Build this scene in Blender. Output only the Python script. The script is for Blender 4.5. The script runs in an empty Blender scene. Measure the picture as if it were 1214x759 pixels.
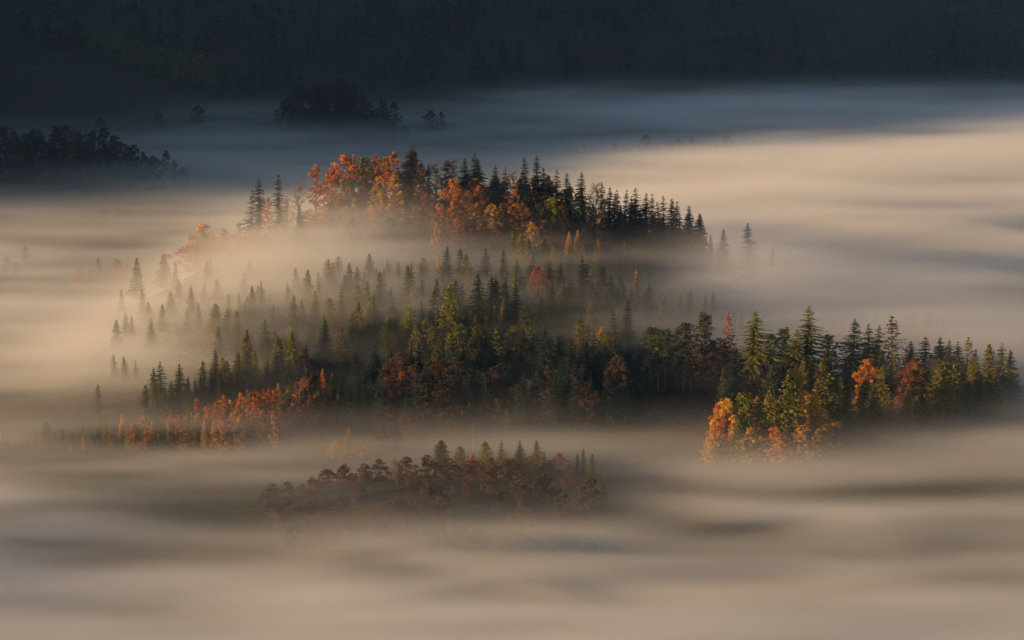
import bpy, math, random
import numpy as np
from mathutils import Vector

# ---------------------------------------------------------------- camera, sky, sun, exposure
S = bpy.context.scene
COL = S.collection
R = math.radians
PITCH = R(9.46)
CAMZ = 200.0
FPX = 3000.0                                   # focal length in pixels of a 1214 pixel wide frame

cam_data = bpy.data.cameras.new("camera")
cam = bpy.data.objects.new("camera", cam_data)
COL.objects.link(cam)
cam.location = (0, 0, CAMZ)
cam.rotation_euler = (R(90) - PITCH, 0, 0)
cam_data.sensor_width = 36.0
cam_data.lens = 36.0 * FPX / 1214.0
cam_data.clip_start = 1.0
cam_data.clip_end = 20000.0
S.camera = cam

SUN_ELEV = 10.5                                 # degrees above the horizon
SUN_AZ = 22.0                                  # light travels towards +x, turned this much towards +y
el, az = R(SUN_ELEV), R(SUN_AZ)
to_sun = Vector((-math.cos(el) * math.cos(az), -math.cos(el) * math.sin(az), math.sin(el)))

world = bpy.data.worlds.new("World")
S.world = world
world.use_nodes = True
wn = world.node_tree
wn.nodes.clear()
w_out = wn.nodes.new("ShaderNodeOutputWorld")
w_bg = wn.nodes.new("ShaderNodeBackground")
w_sky = wn.nodes.new("ShaderNodeTexSky")
w_sky.sky_type = 'NISHITA'
w_sky.sun_disc = False
w_sky.sun_elevation = el
w_sky.sun_rotation = math.atan2(to_sun.x, to_sun.y)
w_sky.altitude = 500
w_sky.dust_density = 1.0
w_bg.inputs["Strength"].default_value = 0.07
wn.links.new(w_sky.outputs[0], w_bg.inputs["Color"])
wn.links.new(w_bg.outputs[0], w_out.inputs["Surface"])

sun_data = bpy.data.lights.new("sun", 'SUN')
sun_data.energy = 5.0
sun_data.angle = R(0.5)
sun_data.color = (1.0, 0.625, 0.295)
sun = bpy.data.objects.new("sun", sun_data)
COL.objects.link(sun)
sun.location = (-600, -200, 400)
sun.rotation_euler = to_sun.to_track_quat('Z', 'Y').to_euler()

S.view_settings.view_transform = 'Standard'
S.view_settings.look = 'None'
S.view_settings.gamma = 1.0
S.view_settings.use_curve_mapping = False
S.view_settings.exposure = 0.88

S.render.engine = 'CYCLES'
cy = S.cycles
cy.use_denoising = True
cy.denoiser = 'OPENIMAGEDENOISE'
cy.use_adaptive_sampling = True
cy.adaptive_threshold = 0.02
cy.max_bounces = 6
cy.diffuse_bounces = 2
cy.glossy_bounces = 1
cy.transmission_bounces = 2
cy.transparent_max_bounces = 4
cy.volume_bounces = 1
cy.volume_step_rate = 3.0
cy.volume_max_steps = 400
cy.sample_clamp_indirect = 4.0

random.seed(7)
RNG = np.random.default_rng(11)

# ---------------------------------------------------------------- noise and terrain
_lat = np.random.default_rng(5).random((64, 64, 64)).astype(np.float32)

def noise3(x, y, z):
    x, y, z = np.broadcast_arrays(np.asarray(x, np.float32), np.asarray(y, np.float32), np.asarray(z, np.float32))
    xi, yi, zi = np.floor(x).astype(int), np.floor(y).astype(int), np.floor(z).astype(int)
    fx, fy, fz = x - xi, y - yi, z - zi
    fx, fy, fz = (f * f * (3 - 2 * f) for f in (fx, fy, fz))
    def g(a, b, c):
        return _lat[(xi + a) & 63, (yi + b) & 63, (zi + c) & 63]
    x00 = g(0, 0, 0) * (1 - fx) + g(1, 0, 0) * fx
    x10 = g(0, 1, 0) * (1 - fx) + g(1, 1, 0) * fx
    x01 = g(0, 0, 1) * (1 - fx) + g(1, 0, 1) * fx
    x11 = g(0, 1, 1) * (1 - fx) + g(1, 1, 1) * fx
    return (x00 * (1 - fy) + x10 * fy) * (1 - fz) + (x01 * (1 - fy) + x11 * fy) * fz

def fbm(x, y, z, n=3):
    s, a, t = 0.0, 0.5, 0.0
    for k in range(n):
        s = s + a * noise3(x * 2.0 ** k + 13.7 * k, y * 2.0 ** k + 5.1 * k, z * 2.0 ** k + 9.3 * k)
        t += a
        a *= 0.5
    return s / t

def sig(t):
    return 1.0 / (1.0 + np.exp(-np.clip(t, -40, 40)))

def bump(x, y, cx, cy_, sx, sy, p=2.0):
    return np.exp(-np.abs((x - cx) / sx) ** p - np.abs((y - cy_) / sy) ** 2.0)

def height(x, y):
    x = np.asarray(x, float)
    y = np.asarray(y, float)
    sy = np.where(y < 1150, 142.0, 85.0)
    h = 56.0 * np.exp(-np.abs((x + 18) / np.where(x > -18, 124.0, 141.0)) ** np.where(x > -18, 2.9, 3.9) - ((y - 1150) / sy) ** 2)
    h = h + 7.0 * bump(x, y, -50, 985, 120, 60)
    h = h + 6.0 * bump(x, y, 125, 975, 90, 60)
    h = h + 6.0 * bump(x, y, -22, 822, 60, 32)
    h = h + 14.0 * bump(x, y, -330, 1820, 130, 90)
    h = h + 14.0 * bump(x, y, -150, 2200, 70, 80)
    h = h + 3.0 * bump(x, y, -215, 1370, 60, 50) + 70.0 * bump(x, y, -470, 2480, 170, 300)
    # mountain behind the valley and its arm on the left, whose shadow lies over the far valley
    rise = np.clip(y - 2520 - 0.10 * x - 210 * (noise3(x / 320.0, 3.3, 1.0) - 0.5), 0, None)
    h = h + 420.0 * (1 - np.exp(-(rise * 0.40) / 420.0)) + 8 * sig((rise - 60) / 40.0) * (fbm(x / 120.0, y / 120.0, 2.0) - 0.5) * 2
    arm = sig((-x - 800 + 60 * noise3(y / 250.0, 7.7, 0.5)) / 45.0) * sig((y - 1305) / 40.0)
    h = h + (ARM_H + 60 * noise3(x / 300.0, y / 300.0, 4.0) + 260 * np.clip((y - 1600) / 800.0, 0, 1)) * arm
    # treeless foothill out of view on the near left, added for its shadow, kept low
    h = h + FOOT_H * np.exp(-((x - FOOT_X) / 90.0) ** 2 - ((y - FOOT_Y) / FOOT_S) ** 2)
    h = h + 2.4 * (fbm(x / 60.0, y / 60.0, 0.5) - 0.5)
    return h

ARM_H = 325.0
FOOT_H, FOOT_X, FOOT_Y, FOOT_S = 22.0, -330.0, 700.0, 46.0

_F = Vector((0, math.cos(PITCH), -math.sin(PITCH)))
_U = Vector((0, math.sin(PITCH), math.cos(PITCH)))

def ray(px, py):
    d = _F + Vector((1, 0, 0)) * ((px - 607.0) / FPX) + _U * ((379.5 - py) / FPX)
    return d / d.y                              # scaled so that one unit is one metre of depth

def ground_at(px, py, lo=640, hi=3200):
    """first place where the line of sight through a photograph pixel meets the terrain"""
    d = ray(px, py)
    D = np.arange(lo, hi, 4.0)
    dz = CAMZ + d.z * D - height(d.x * D, D)
    k = np.nonzero(dz <= 0)[0]
    return float(D[k[0]]) if len(k) else hi

# ---------------------------------------------------------------- materials
def mat(name):
    m = bpy.data.materials.new(name)
    m.use_nodes = True
    nt = m.node_tree
    return m, nt, nt.nodes["Principled BSDF"], nt.nodes["Material Output"]

def ramp(nt, fac, stops):
    r = nt.nodes.new("ShaderNodeValToRGB")
    while len(r.color_ramp.elements) < len(stops):
        r.color_ramp.elements.new(0.5)
    for e, (p, c) in zip(r.color_ramp.elements, stops):
        e.position = p
        e.color = (*c, 1)
    nt.links.new(fac, r.inputs[0])
    return r

def make_ground_mat():
    m, nt, b, out = mat("meadow_and_forest_floor")
    geo = nt.nodes.new("ShaderNodeNewGeometry")
    n = nt.nodes.new("ShaderNodeTexNoise")
    n.inputs["Scale"].default_value = 0.012
    n.inputs["Detail"].default_value = 6
    n2 = nt.nodes.new("ShaderNodeTexNoise")
    n2.inputs["Scale"].default_value = 0.35
    n2.inputs["Detail"].default_value = 4
    nt.links.new(geo.outputs["Position"], n.inputs["Vector"])
    nt.links.new(geo.outputs["Position"], n2.inputs["Vector"])
    r1 = ramp(nt, n.outputs["Fac"], [(0.40, (0.040, 0.032, 0.020)), (0.52, (0.036, 0.036, 0.018)), (0.66, (0.035, 0.050, 0.022))])
    r2 = ramp(nt, n2.outputs["Fac"], [(0.35, (0.55, 0.5, 0.45)), (0.65, (1.25, 1.2, 1.1))])
    mx = nt.nodes.new("ShaderNodeMix")
    mx.data_type = 'RGBA'
    mx.blend_type = 'MULTIPLY'
    mx.inputs["Factor"].default_value = 1
    nt.links.new(r1.outputs[0], mx.inputs["A"])
    nt.links.new(r2.outputs[0], mx.inputs["B"])
    nt.links.new(mx.outputs["Result"], b.inputs["Base Color"])
    b.inputs["Roughness"].default_value = 0.95
    b.inputs["Specular IOR Level"].default_value = 0.1
    return m

def make_leaf_mat(name, translucent):
    """leaf colour = the tree's own colour, varied leaf by leaf and clump by clump"""
    m, nt, b, out = mat(name)
    oi = nt.nodes.new("ShaderNodeObjectInfo")
    at = nt.nodes.new("ShaderNodeAttribute")
    at.attribute_name = "leaf_tone"
    hs = nt.nodes.new("ShaderNodeHueSaturation")
    mr = nt.nodes.new("ShaderNodeMapRange")
    mr.inputs["To Min"].default_value = 0.68
    mr.inputs["To Max"].default_value = 1.34
    mh = nt.nodes.new("ShaderNodeMapRange")
    mh.inputs["To Min"].default_value = 0.485
    mh.inputs["To Max"].default_value = 0.525
    nt.links.new(at.outputs["Fac"], mr.inputs["Value"])
    nt.links.new(at.outputs["Fac"], mh.inputs["Value"])
    nt.links.new(oi.outputs["Color"], hs.inputs["Color"])
    nt.links.new(mr.outputs[0], hs.inputs["Value"])
    nt.links.new(mh.outputs[0], hs.inputs["Hue"])
    nt.links.new(hs.outputs[0], b.inputs["Base Color"])
    b.inputs["Roughness"].default_value = 0.75
    b.inputs["Specular IOR Level"].default_value = 0.15
    tr = nt.nodes.new("ShaderNodeBsdfTranslucent")
    nt.links.new(hs.outputs[0], tr.inputs["Color"])
    ms = nt.nodes.new("ShaderNodeMixShader")
    ms.inputs[0].default_value = translucent
    nt.links.new(b.outputs[0], ms.inputs[1])
    nt.links.new(tr.outputs[0], ms.inputs[2])
    nt.links.new(ms.outputs[0], out.inputs["Surface"])
    return m

def make_bark(name, c1, c2):
    m, nt, b, out = mat(name)
    tc = nt.nodes.new("ShaderNodeTexCoord")
    n = nt.nodes.new("ShaderNodeTexNoise")
    n.inputs["Scale"].default_value = 1.3
    n.inputs["Detail"].default_value = 5
    nt.links.new(tc.outputs["Object"], n.inputs["Vector"])
    r = ramp(nt, n.outputs["Fac"], [(0.35, c1), (0.65, c2)])
    nt.links.new(r.outputs[0], b.inputs["Base Color"])
    b.inputs["Roughness"].default_value = 0.9
    return m

M_GROUND = make_ground_mat()
M_NEEDLE = make_leaf_mat("spruce_needles", 0.15)
M_LEAF = make_leaf_mat("autumn_leaves", 0.18)
M_BARK = make_bark("grey_brown_bark", (0.05, 0.04, 0.03), (0.12, 0.095, 0.07))
M_PINEBARK = make_bark("reddish_pine_bark", (0.16, 0.09, 0.05), (0.3, 0.17, 0.09))

# ---------------------------------------------------------------- terrain sheet
def axis(a, b, dense_a, dense_b, fine, coarse):
    out = [a]
    while out[-1] < b:
        v = out[-1]
        out.append(v + (fine if dense_a <= v <= dense_b else min(coarse, fine + 0.12 * min(abs(v - dense_a), abs(v - dense_b)))))
    return np.array(out)

gx = axis(-3200, 3400, -420, 420, 6.0, 90.0)
gy = axis(-500, 4300, 640, 1320, 6.0, 45.0)
GX, GY = np.meshgrid(gx, gy)
GZ = height(GX, GY)
nx_, ny_ = len(gx), len(gy)
idx = np.arange(nx_ * ny_).reshape(ny_, nx_)
quads = np.stack([idx[:-1, :-1], idx[:-1, 1:], idx[1:, 1:], idx[1:, :-1]], -1).reshape(-1, 4)
gm = bpy.data.meshes.new("ground")
gm.from_pydata(np.stack([GX, GY, GZ], -1).reshape(-1, 3).tolist(), [], quads.tolist())
gm.polygons.foreach_set("use_smooth", np.ones(len(quads), bool))
gm.materials.append(M_GROUND)
ground = bpy.data.objects.new("ground", gm)
COL.objects.link(ground)
ground["kind"] = "structure"
ground["label"] = "valley floor, wooded knoll and dark mountainside under the mist"

# ---------------------------------------------------------------- tree shapes (each crown and trunk one mesh)
class Shape:
    def __init__(self):
        self.v, self.f, self.t = [], [], []
    def face(self, pts, tone):
        n = len(self.v)
        self.v.extend(pts)
        self.f.append(tuple(range(n, n + len(pts))))
        self.t.append(tone)
    def tube(self, path, radii, n=6, tone=0.5):
        base = len(self.v)
        for k, (p, r) in enumerate(zip(path, radii)):
            a = path[max(k - 1, 0)]
            c = path[min(k + 1, len(path) - 1)]
            d = np.array(c, float) - np.array(a, float)
            d /= max(np.linalg.norm(d), 1e-6)
            s = np.cross(d, (0.31, 0.95, 0.05) if abs(d[1]) < 0.9 else (1, 0, 0))
            s /= np.linalg.norm(s)
            u = np.cross(s, d)
            for j in range(n):
                q = 2 * math.pi * j / n
                self.v.append(tuple(np.array(p) + r * (math.cos(q) * s + math.sin(q) * u)))
        for k in range(len(path) - 1):
            for j in range(n):
                a, b = base + k * n + j, base + k * n + (j + 1) % n
                self.f.append((a, b, b + n, a + n))
                self.t.append(tone)
    def mesh(self, name, material):
        m = bpy.data.meshes.new(name)
        m.from_pydata([tuple(map(float, p)) for p in self.v], [], self.f)
        at = m.attributes.new("leaf_tone", 'FLOAT', 'FACE')
        at.data.foreach_set("value", np.array(self.t, np.float32))
        m.materials.append(material)
        return m

def rnd(a, b):
    return random.uniform(a, b)

def trunk_mesh(name, H, r, material, bend=0.01, top=0.98):
    s = Shape()
    bx_, by_ = rnd(-bend, bend) * H, rnd(-bend, bend) * H
    n = 8
    path = [(bx_ * (k / n) ** 2, by_ * (k / n) ** 2, -0.6 + (H * top + 0.6) * k / n) for k in range(n + 1)]
    s.tube(path, [r * (1.25 if k == 0 else 1) * (1 - 0.93 * k / n) for k in range(n + 1)], 7)
    return s.mesh(name, material)

def spruce_crown(H=25.0, Rb=3.6, low=0.10, levels=36, per=8, droop=0.42, gap=0.06, ragged=0.25, power=0.85):
    """whorls of drooping boughs, each a spine with side twigs"""
    s = Shape()
    lop, lopk, lopz = rnd(0, 6.283), rnd(0.05, 0.28), rnd(0, 6.283)
    for k in range(levels):
        t = low + (1 - low) * (k + rnd(0, 0.9)) / levels
        t = min(t, 0.995)
        u = (t - low) / (1 - low)
        rad = Rb * rnd(0.82, 1.1) * max(1 - u, 0.0) ** power * min(1.0, 0.55 + 4 * u) + 0.12
        for j in range(per):
            if random.random() < gap:
                continue
            a = 2 * math.pi * (j + rnd(-0.45, 0.45)) / per + 0.7 * k
            L = rad * (1 + rnd(-ragged, ragged * 0.8)) * (1 + lopk * math.cos(a - lop + 3 * t) + 0.12 * math.sin(9 * t + lopz + a))
            z0 = H * t + rnd(-0.6, 0.5) * (1 - 0.6 * t)
            dr = droop * rnd(0.7, 1.25) * (1.15 - 0.9 * u)
            ca, sa = math.cos(a), math.sin(a)
            n = 5 if L > 1.2 else 3
            tone = rnd(0.1, 0.9)
            pts = []
            for q in range(n + 1):
                w = q / n
                pts.append((L * w, z0 - dr * L * w + 0.30 * dr * L * w ** 3))
            for q in range(n):
                (r0, za), (r1, zb) = pts[q], pts[q + 1]
                w = (q + 0.5) / n
                wd = 0.10 + 0.17 * L * (1 - 0.75 * w)
                tw = min(1, max(0, tone + rnd(-0.25, 0.25)))
                for sd in (-1, 1):
                    o = wd * sd * rnd(0.7, 1.3)
                    dz = rnd(0.10, 0.45) * wd + 0.06
                    s.face([(r0 * ca, r0 * sa, za + 0.03), (r1 * ca, r1 * sa, zb + 0.03),
                            (r1 * 1.03 * ca - o * sa, r1 * 1.03 * sa + o * ca, zb - dz),
                            ((r0 + 0.35 * (r1 - r0)) * ca - o * 0.75 * sa, (r0 + 0.35 * (r1 - r0)) * sa + o * 0.75 * ca, za - dz * rnd(0.6, 1.3))], tw)
    s.face([(0.12, 0, H * 0.965), (-0.06, 0.1, H * 0.965), (0, 0, H)], 0.6)
    s.face([(-0.12, 0.02, H * 0.965), (0.06, -0.1, H * 0.965), (0, 0, H)], 0.6)
    return s

def tuft(s, c, size, tone, flat=0.0):
    """one leaf cluster: a bent four-cornered leaf patch of random slant"""
    d1 = np.random.normal(size=3)
    d1[2] *= (1 - flat)
    d1 /= np.linalg.norm(d1)
    d2 = np.cross(d1, np.random.normal(size=3))
    d2 /= max(np.linalg.norm(d2), 1e-6)
    c = np.array(c)
    a, b = size * rnd(0.6, 1.2), size * rnd(0.35, 0.8)
    s.face([tuple(c - d1 * a), tuple(c - d2 * b), tuple(c + d1 * a), tuple(c + d2 * b * rnd(0.7, 1.2))], tone)

def larch_crown(H=22.0, Rb=3.2, low=0.16, levels=30, per=6, tufts=9, size=0.36, sparse=0.1, power=0.75, dome=False):
    s = Shape()
    for k in range(levels):
        t = low + (1 - low) * (k + rnd(0, 0.8)) / levels
        u = (t - low) / (1 - low)
        prof = math.sqrt(max(1 - u * u, 0)) if dome else max(1 - u, 0) ** power
        rad = Rb * prof * min(1.0, 0.6 + 3 * u) + 0.2
        for j in range(per):
            if random.random() < sparse:
                continue
            a = 2 * math.pi * (j + rnd(-0.5, 0.5)) / per + 0.9 * k
            L = rad * rnd(0.65, 1.15)
            z0 = H * t
            ca, sa = math.cos(a), math.sin(a)
            rise = rnd(-0.28, 0.12)
            p = [(0, 0, z0), (L * .5 * ca, L * .5 * sa, z0 + rise * L * .5 - 0.08 * L), (L * ca, L * sa, z0 + rise * L + 0.06 * L)]
            s.tube(p, (0.05, 0.035, 0.015), 3, 0.1)
            tone = rnd(0.1, 0.9)
            for q in range(max(3, int(tufts * L / Rb + 2))):
                w = rnd(0.12, 1.05)
                o = rnd(-1, 1) * 0.22 * L * (1.1 - w)
                tuft(s, (L * w * ca - o * sa, L * w * sa + o * ca, z0 + rise * L * w - rnd(0, 0.35)), size, min(1, max(0, tone + rnd(-.3, .3))), 0.3)
    for q in range(10):
        tuft(s, (rnd(-.15, .15), rnd(-.15, .15), H * rnd(0.93, 1.0)), size * .7, rnd(.3, .9))
    return s

def broad_parts(H=18.0, Rb=5.0, low=0.25, clumps=40, leaves=55, size=0.34, clump_r=1.3, top_heavy=0.5, bare=False, limbs=14):
    """returns (wood, crown): forked limbs and leaf clumps spread through the crown, with gaps"""
    w, c = Shape(), Shape()
    n = 7
    bx_, by_ = rnd(-.03, .03) * H, rnd(-.03, .03) * H
    path = [(bx_ * (k / n) ** 2, by_ * (k / n) ** 2, -0.6 + (H * 0.9 + .6) * k / n) for k in range(n + 1)]
    w.tube(path, [0.018 * H * (1.3 if k == 0 else 1) * (1 - .93 * k / n) for k in range(n + 1)], 6)
    centres = []
    for k in range(clumps):
        for _ in range(30):
            t = rnd(low, 1.0)
            u = (t - low) / (1 - low)
            prof = math.sin(math.pi * min(1, (u * 0.86 + 0.14)) ** (0.6 + top_heavy * 0.5)) ** 0.7 if u < 0.98 else 0.15
            r = Rb * prof * math.sqrt(random.random())
            a = rnd(0, 2 * math.pi)
            p = np.array((r * math.cos(a), r * math.sin(a), H * t - 0.4 * clump_r))
            if all(np.linalg.norm(p - q) > clump_r * 0.8 for q in centres):
                centres.append(p)
                break
    for i, p in enumerate(centres):
        if i % 2 == 0 or bare:
            z0 = max(H * low * 0.7, p[2] - 0.55 * math.hypot(p[0], p[1]) - rnd(0.5, 2.0))
            f = min(1, z0 / (H * .9))
            st = np.array((bx_ * f * f, by_ * f * f, z0))
            md = st * 0.45 + p * 0.55 + np.random.normal(size=3) * 0.25
            w.tube([tuple(st), tuple(md), tuple(p)], (0.007 * H, 0.004 * H, 0.02), 4)
            for _ in range(7 if bare else 2):
                q = md * 0.4 + p * 0.6 + np.random.normal(size=3) * 0.3
                e = p + np.random.normal(size=3) * clump_r * (0.9, 0.9, 0.7) + np.array((0, 0, .5))
                w.tube([tuple(q), tuple((q + e) / 2 + np.random.normal(size=3) * .12), tuple(e)], (0.05, 0.035, 0.012), 3)
    for p in centres:
        cr = clump_r * rnd(0.65, 1.25)
        tone = rnd(0.08, 0.92)
        for _ in range(int(leaves * rnd(0.5, 1.3))):
            d = np.random.normal(size=3)
            d *= cr * (random.random() ** 0.45) / np.linalg.norm(d)
            d[2] *= 0.75
            tuft(c, p + d, size, min(1, max(0, tone + rnd(-.28, .28))), 0.2)
    return w, c

def pine_crown(H=24.0, Rb=3.4, low=0.5, boughs=62, leaves=34):
    s = Shape()
    for k in range(boughs):
        t = low + (1 - low) * (k + rnd(0, 0.9)) / boughs
        u = (t - low) / (1 - low)
        rad = Rb * (math.sin(math.pi * (0.18 + 0.74 * u)) ** 0.8)
        a = k * 2.399 + rnd(-.4, .4)
        L = rad * rnd(0.25, 1.05)
        e = np.array((L * math.cos(a), L * math.sin(a), H * t + rnd(0, .6)))
        s.tube([(0, 0, H * t - 0.7), tuple(e * (0.55, .55, 1) - (0, 0, .3)), tuple(e)], (0.09, 0.06, 0.02), 4, 0.15)
        tone = rnd(0.1, 0.9)
        cr = rnd(0.7, 1.25)
        for _ in range(leaves):
            d = np.random.normal(size=3)
            d *= cr * (random.random() ** 0.4) / np.linalg.norm(d)
            d[2] *= 0.7
            tuft(s, e + d, 0.33, min(1, max(0, tone + rnd(-.25, .25))), 0.3)
    for _ in range(70):
        tuft(s, (rnd(-.9, .9), rnd(-.9, .9), H - rnd(0, 1.5)), 0.3, rnd(.2, .8))
    return s

np.random.seed(3)
M_GREYBARK = make_bark('grey_birch_bark', (0.06, 0.05, 0.042), (0.13, 0.11, 0.095))
PROTO = {}                     # variant -> (height, [(part name, mesh)])

def proto(key, H, parts):
    PROTO.setdefault(key, []).append((H, parts))

for i, (Rb, lv, per, dr, gp, rg, pw, low) in enumerate(((6.6, 56, 9, .40, .10, .36, .80, .06), (6.0, 56, 9, .36, .12, .40, .84, .07), (7.2, 52, 9, .46, .14, .42, .78, .06), (6.2, 48, 9, .42, .20, .50, .74, .08),
                                                   (5.4, 52, 8, .52, .24, .55, .70, .10), (6.8, 46, 8, .34, .28, .55, .88, .05), (5.8, 54, 9, .58, .12, .40, .66, .12))):
    proto("spruce", 25.0, [("trunk", trunk_mesh("trunk", 25.0, .30, M_BARK)), ("crown", spruce_crown(25.0, Rb, low, lv, per, dr, gp, rg, pw).mesh("crown", M_NEEDLE))])
for Rb, rg in ((4.2, .38), (4.8, .36)):
    proto("slim_spruce", 25.0, [("trunk", trunk_mesh("trunk", 25.0, .26, M_BARK)), ("crown", spruce_crown(25.0, Rb, .08, 52, 7, .42, .12, rg, .72).mesh("crown", M_NEEDLE))])
for Rb, low in ((7.6, .14), (7.0, .18)):
    proto("wide_spruce", 25.0, [("trunk", trunk_mesh("trunk", 25.0, .36, M_BARK)), ("crown", spruce_crown(25.0, Rb, low, 40, 8, .30, .18, .46, .78).mesh("crown", M_NEEDLE))])
for Rb, dm, sp in ((4.2, False, .1), (3.7, False, .15), (4.4, True, .08)):
    proto("round_larch" if dm else "larch", 20.0, [("trunk", trunk_mesh("trunk", 20.0, .24, M_BARK)), ("crown", larch_crown(20.0, Rb, .16, 38, 8, 18, .34, sp, .75, dm).mesh("crown", M_LEAF))])
proto("sparse_larch", 24.0, [("trunk", trunk_mesh("trunk", 24.0, .24, M_PINEBARK)), ("crown", larch_crown(24.0, 3.6, .26, 26, 6, 8, .34, .2, .7).mesh("crown", M_LEAF))])
for H, Rb, cl, th, low in ((18., 5.6, 84, .5, .12), (19., 4.8, 76, .2, .10), (16., 6.0, 84, .6, .10)):
    w, c = broad_parts(H, Rb, low, cl, 84, .245, 1.05, th)
    proto("broadleaf", H, [("trunk", w.mesh("trunk", M_BARK)), ("crown", c.mesh("crown", M_LEAF))])
for H, Rb, cl in ((20., 3.6, 62), (21., 3.2, 56)):
    w, c = broad_parts(H, Rb, .10, cl, 78, .24, .95, .1)
    proto("tall_broadleaf", H, [("trunk", w.mesh("trunk", M_BARK)), ("crown", c.mesh("crown", M_LEAF))])
for H, Rb, cl, lf in ((18., 3.6, 40, 12), (20., 3.0, 36, 7)):
    w, c = broad_parts(H, Rb, .25, cl, lf, .30, 1.3, .4, bare=True)
    proto("bare_broadleaf", H, [("trunk", w.mesh("trunk", M_GREYBARK if H > 19 else M_BARK)), ("crown", c.mesh("crown", M_LEAF))])
for Rb, low in ((4.0, .36), (3.4, .42)):
    proto("pine", 24.0, [("trunk", trunk_mesh("trunk", 24.0, .32, M_PINEBARK)), ("crown", pine_crown(24.0, Rb, low).mesh("crown", M_LEAF))])
for H, Rb, cl in ((6., 3.8, 40), (7., 3.2, 36)):
    w, c = broad_parts(H, Rb, .06, cl, 60, .24, .85, .3)
    proto("bush", H, [("stem", w.mesh("stem", M_BARK)), ("foliage", c.mesh("foliage", M_LEAF))])

# ---------------------------------------------------------------- the trees, each at its own place on the terrain
COLOURS = {
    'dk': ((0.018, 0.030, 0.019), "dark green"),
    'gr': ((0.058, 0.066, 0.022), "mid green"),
    'ol': ((0.125, 0.108, 0.021), "olive"),
    'yg': ((0.160, 0.145, 0.024), "yellow-green"),
    'go': ((0.400, 0.195, 0.024), "golden"),
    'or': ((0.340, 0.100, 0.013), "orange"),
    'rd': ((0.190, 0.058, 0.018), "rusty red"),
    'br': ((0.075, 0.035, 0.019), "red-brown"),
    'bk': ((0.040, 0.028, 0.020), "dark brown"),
    'gy': ((0.045, 0.045, 0.035), "grey-brown"),
}
KINDS = {   # variant: (object name, category, words in the label)
    'spruce': ("spruce_tree", "spruce", "spruce"), 'slim_spruce': ("spruce_tree", "spruce", "slim spruce"),
    'wide_spruce': ("spruce_tree", "spruce", "broad spruce"), 'larch': ("larch_tree", "larch", "larch"),
    'round_larch': ("larch_tree", "larch", "round-topped larch"), 'sparse_larch': ("larch_tree", "larch", "thin see-through larch"),
    'broadleaf': ("broadleaf_tree", "tree", "broadleaf tree"), 'tall_broadleaf': ("birch_tree", "birch", "narrow birch"),
    'bare_broadleaf': ("broadleaf_tree", "tree", "half-bare broadleaf tree"), 'pine': ("pine_tree", "pine", "long-trunked pine"),
    'bush': ("bush", "bush", "bush"),
}
AB = {'s': 'spruce', 'n': 'slim_spruce', 'w': 'wide_spruce', 'l': 'larch', 'o': 'round_larch', 'x': 'sparse_larch', 'b': 'broadleaf',
      't': 'tall_broadleaf', 'e': 'bare_broadleaf', 'p': 'pine', 'u': 'bush'}
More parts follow.
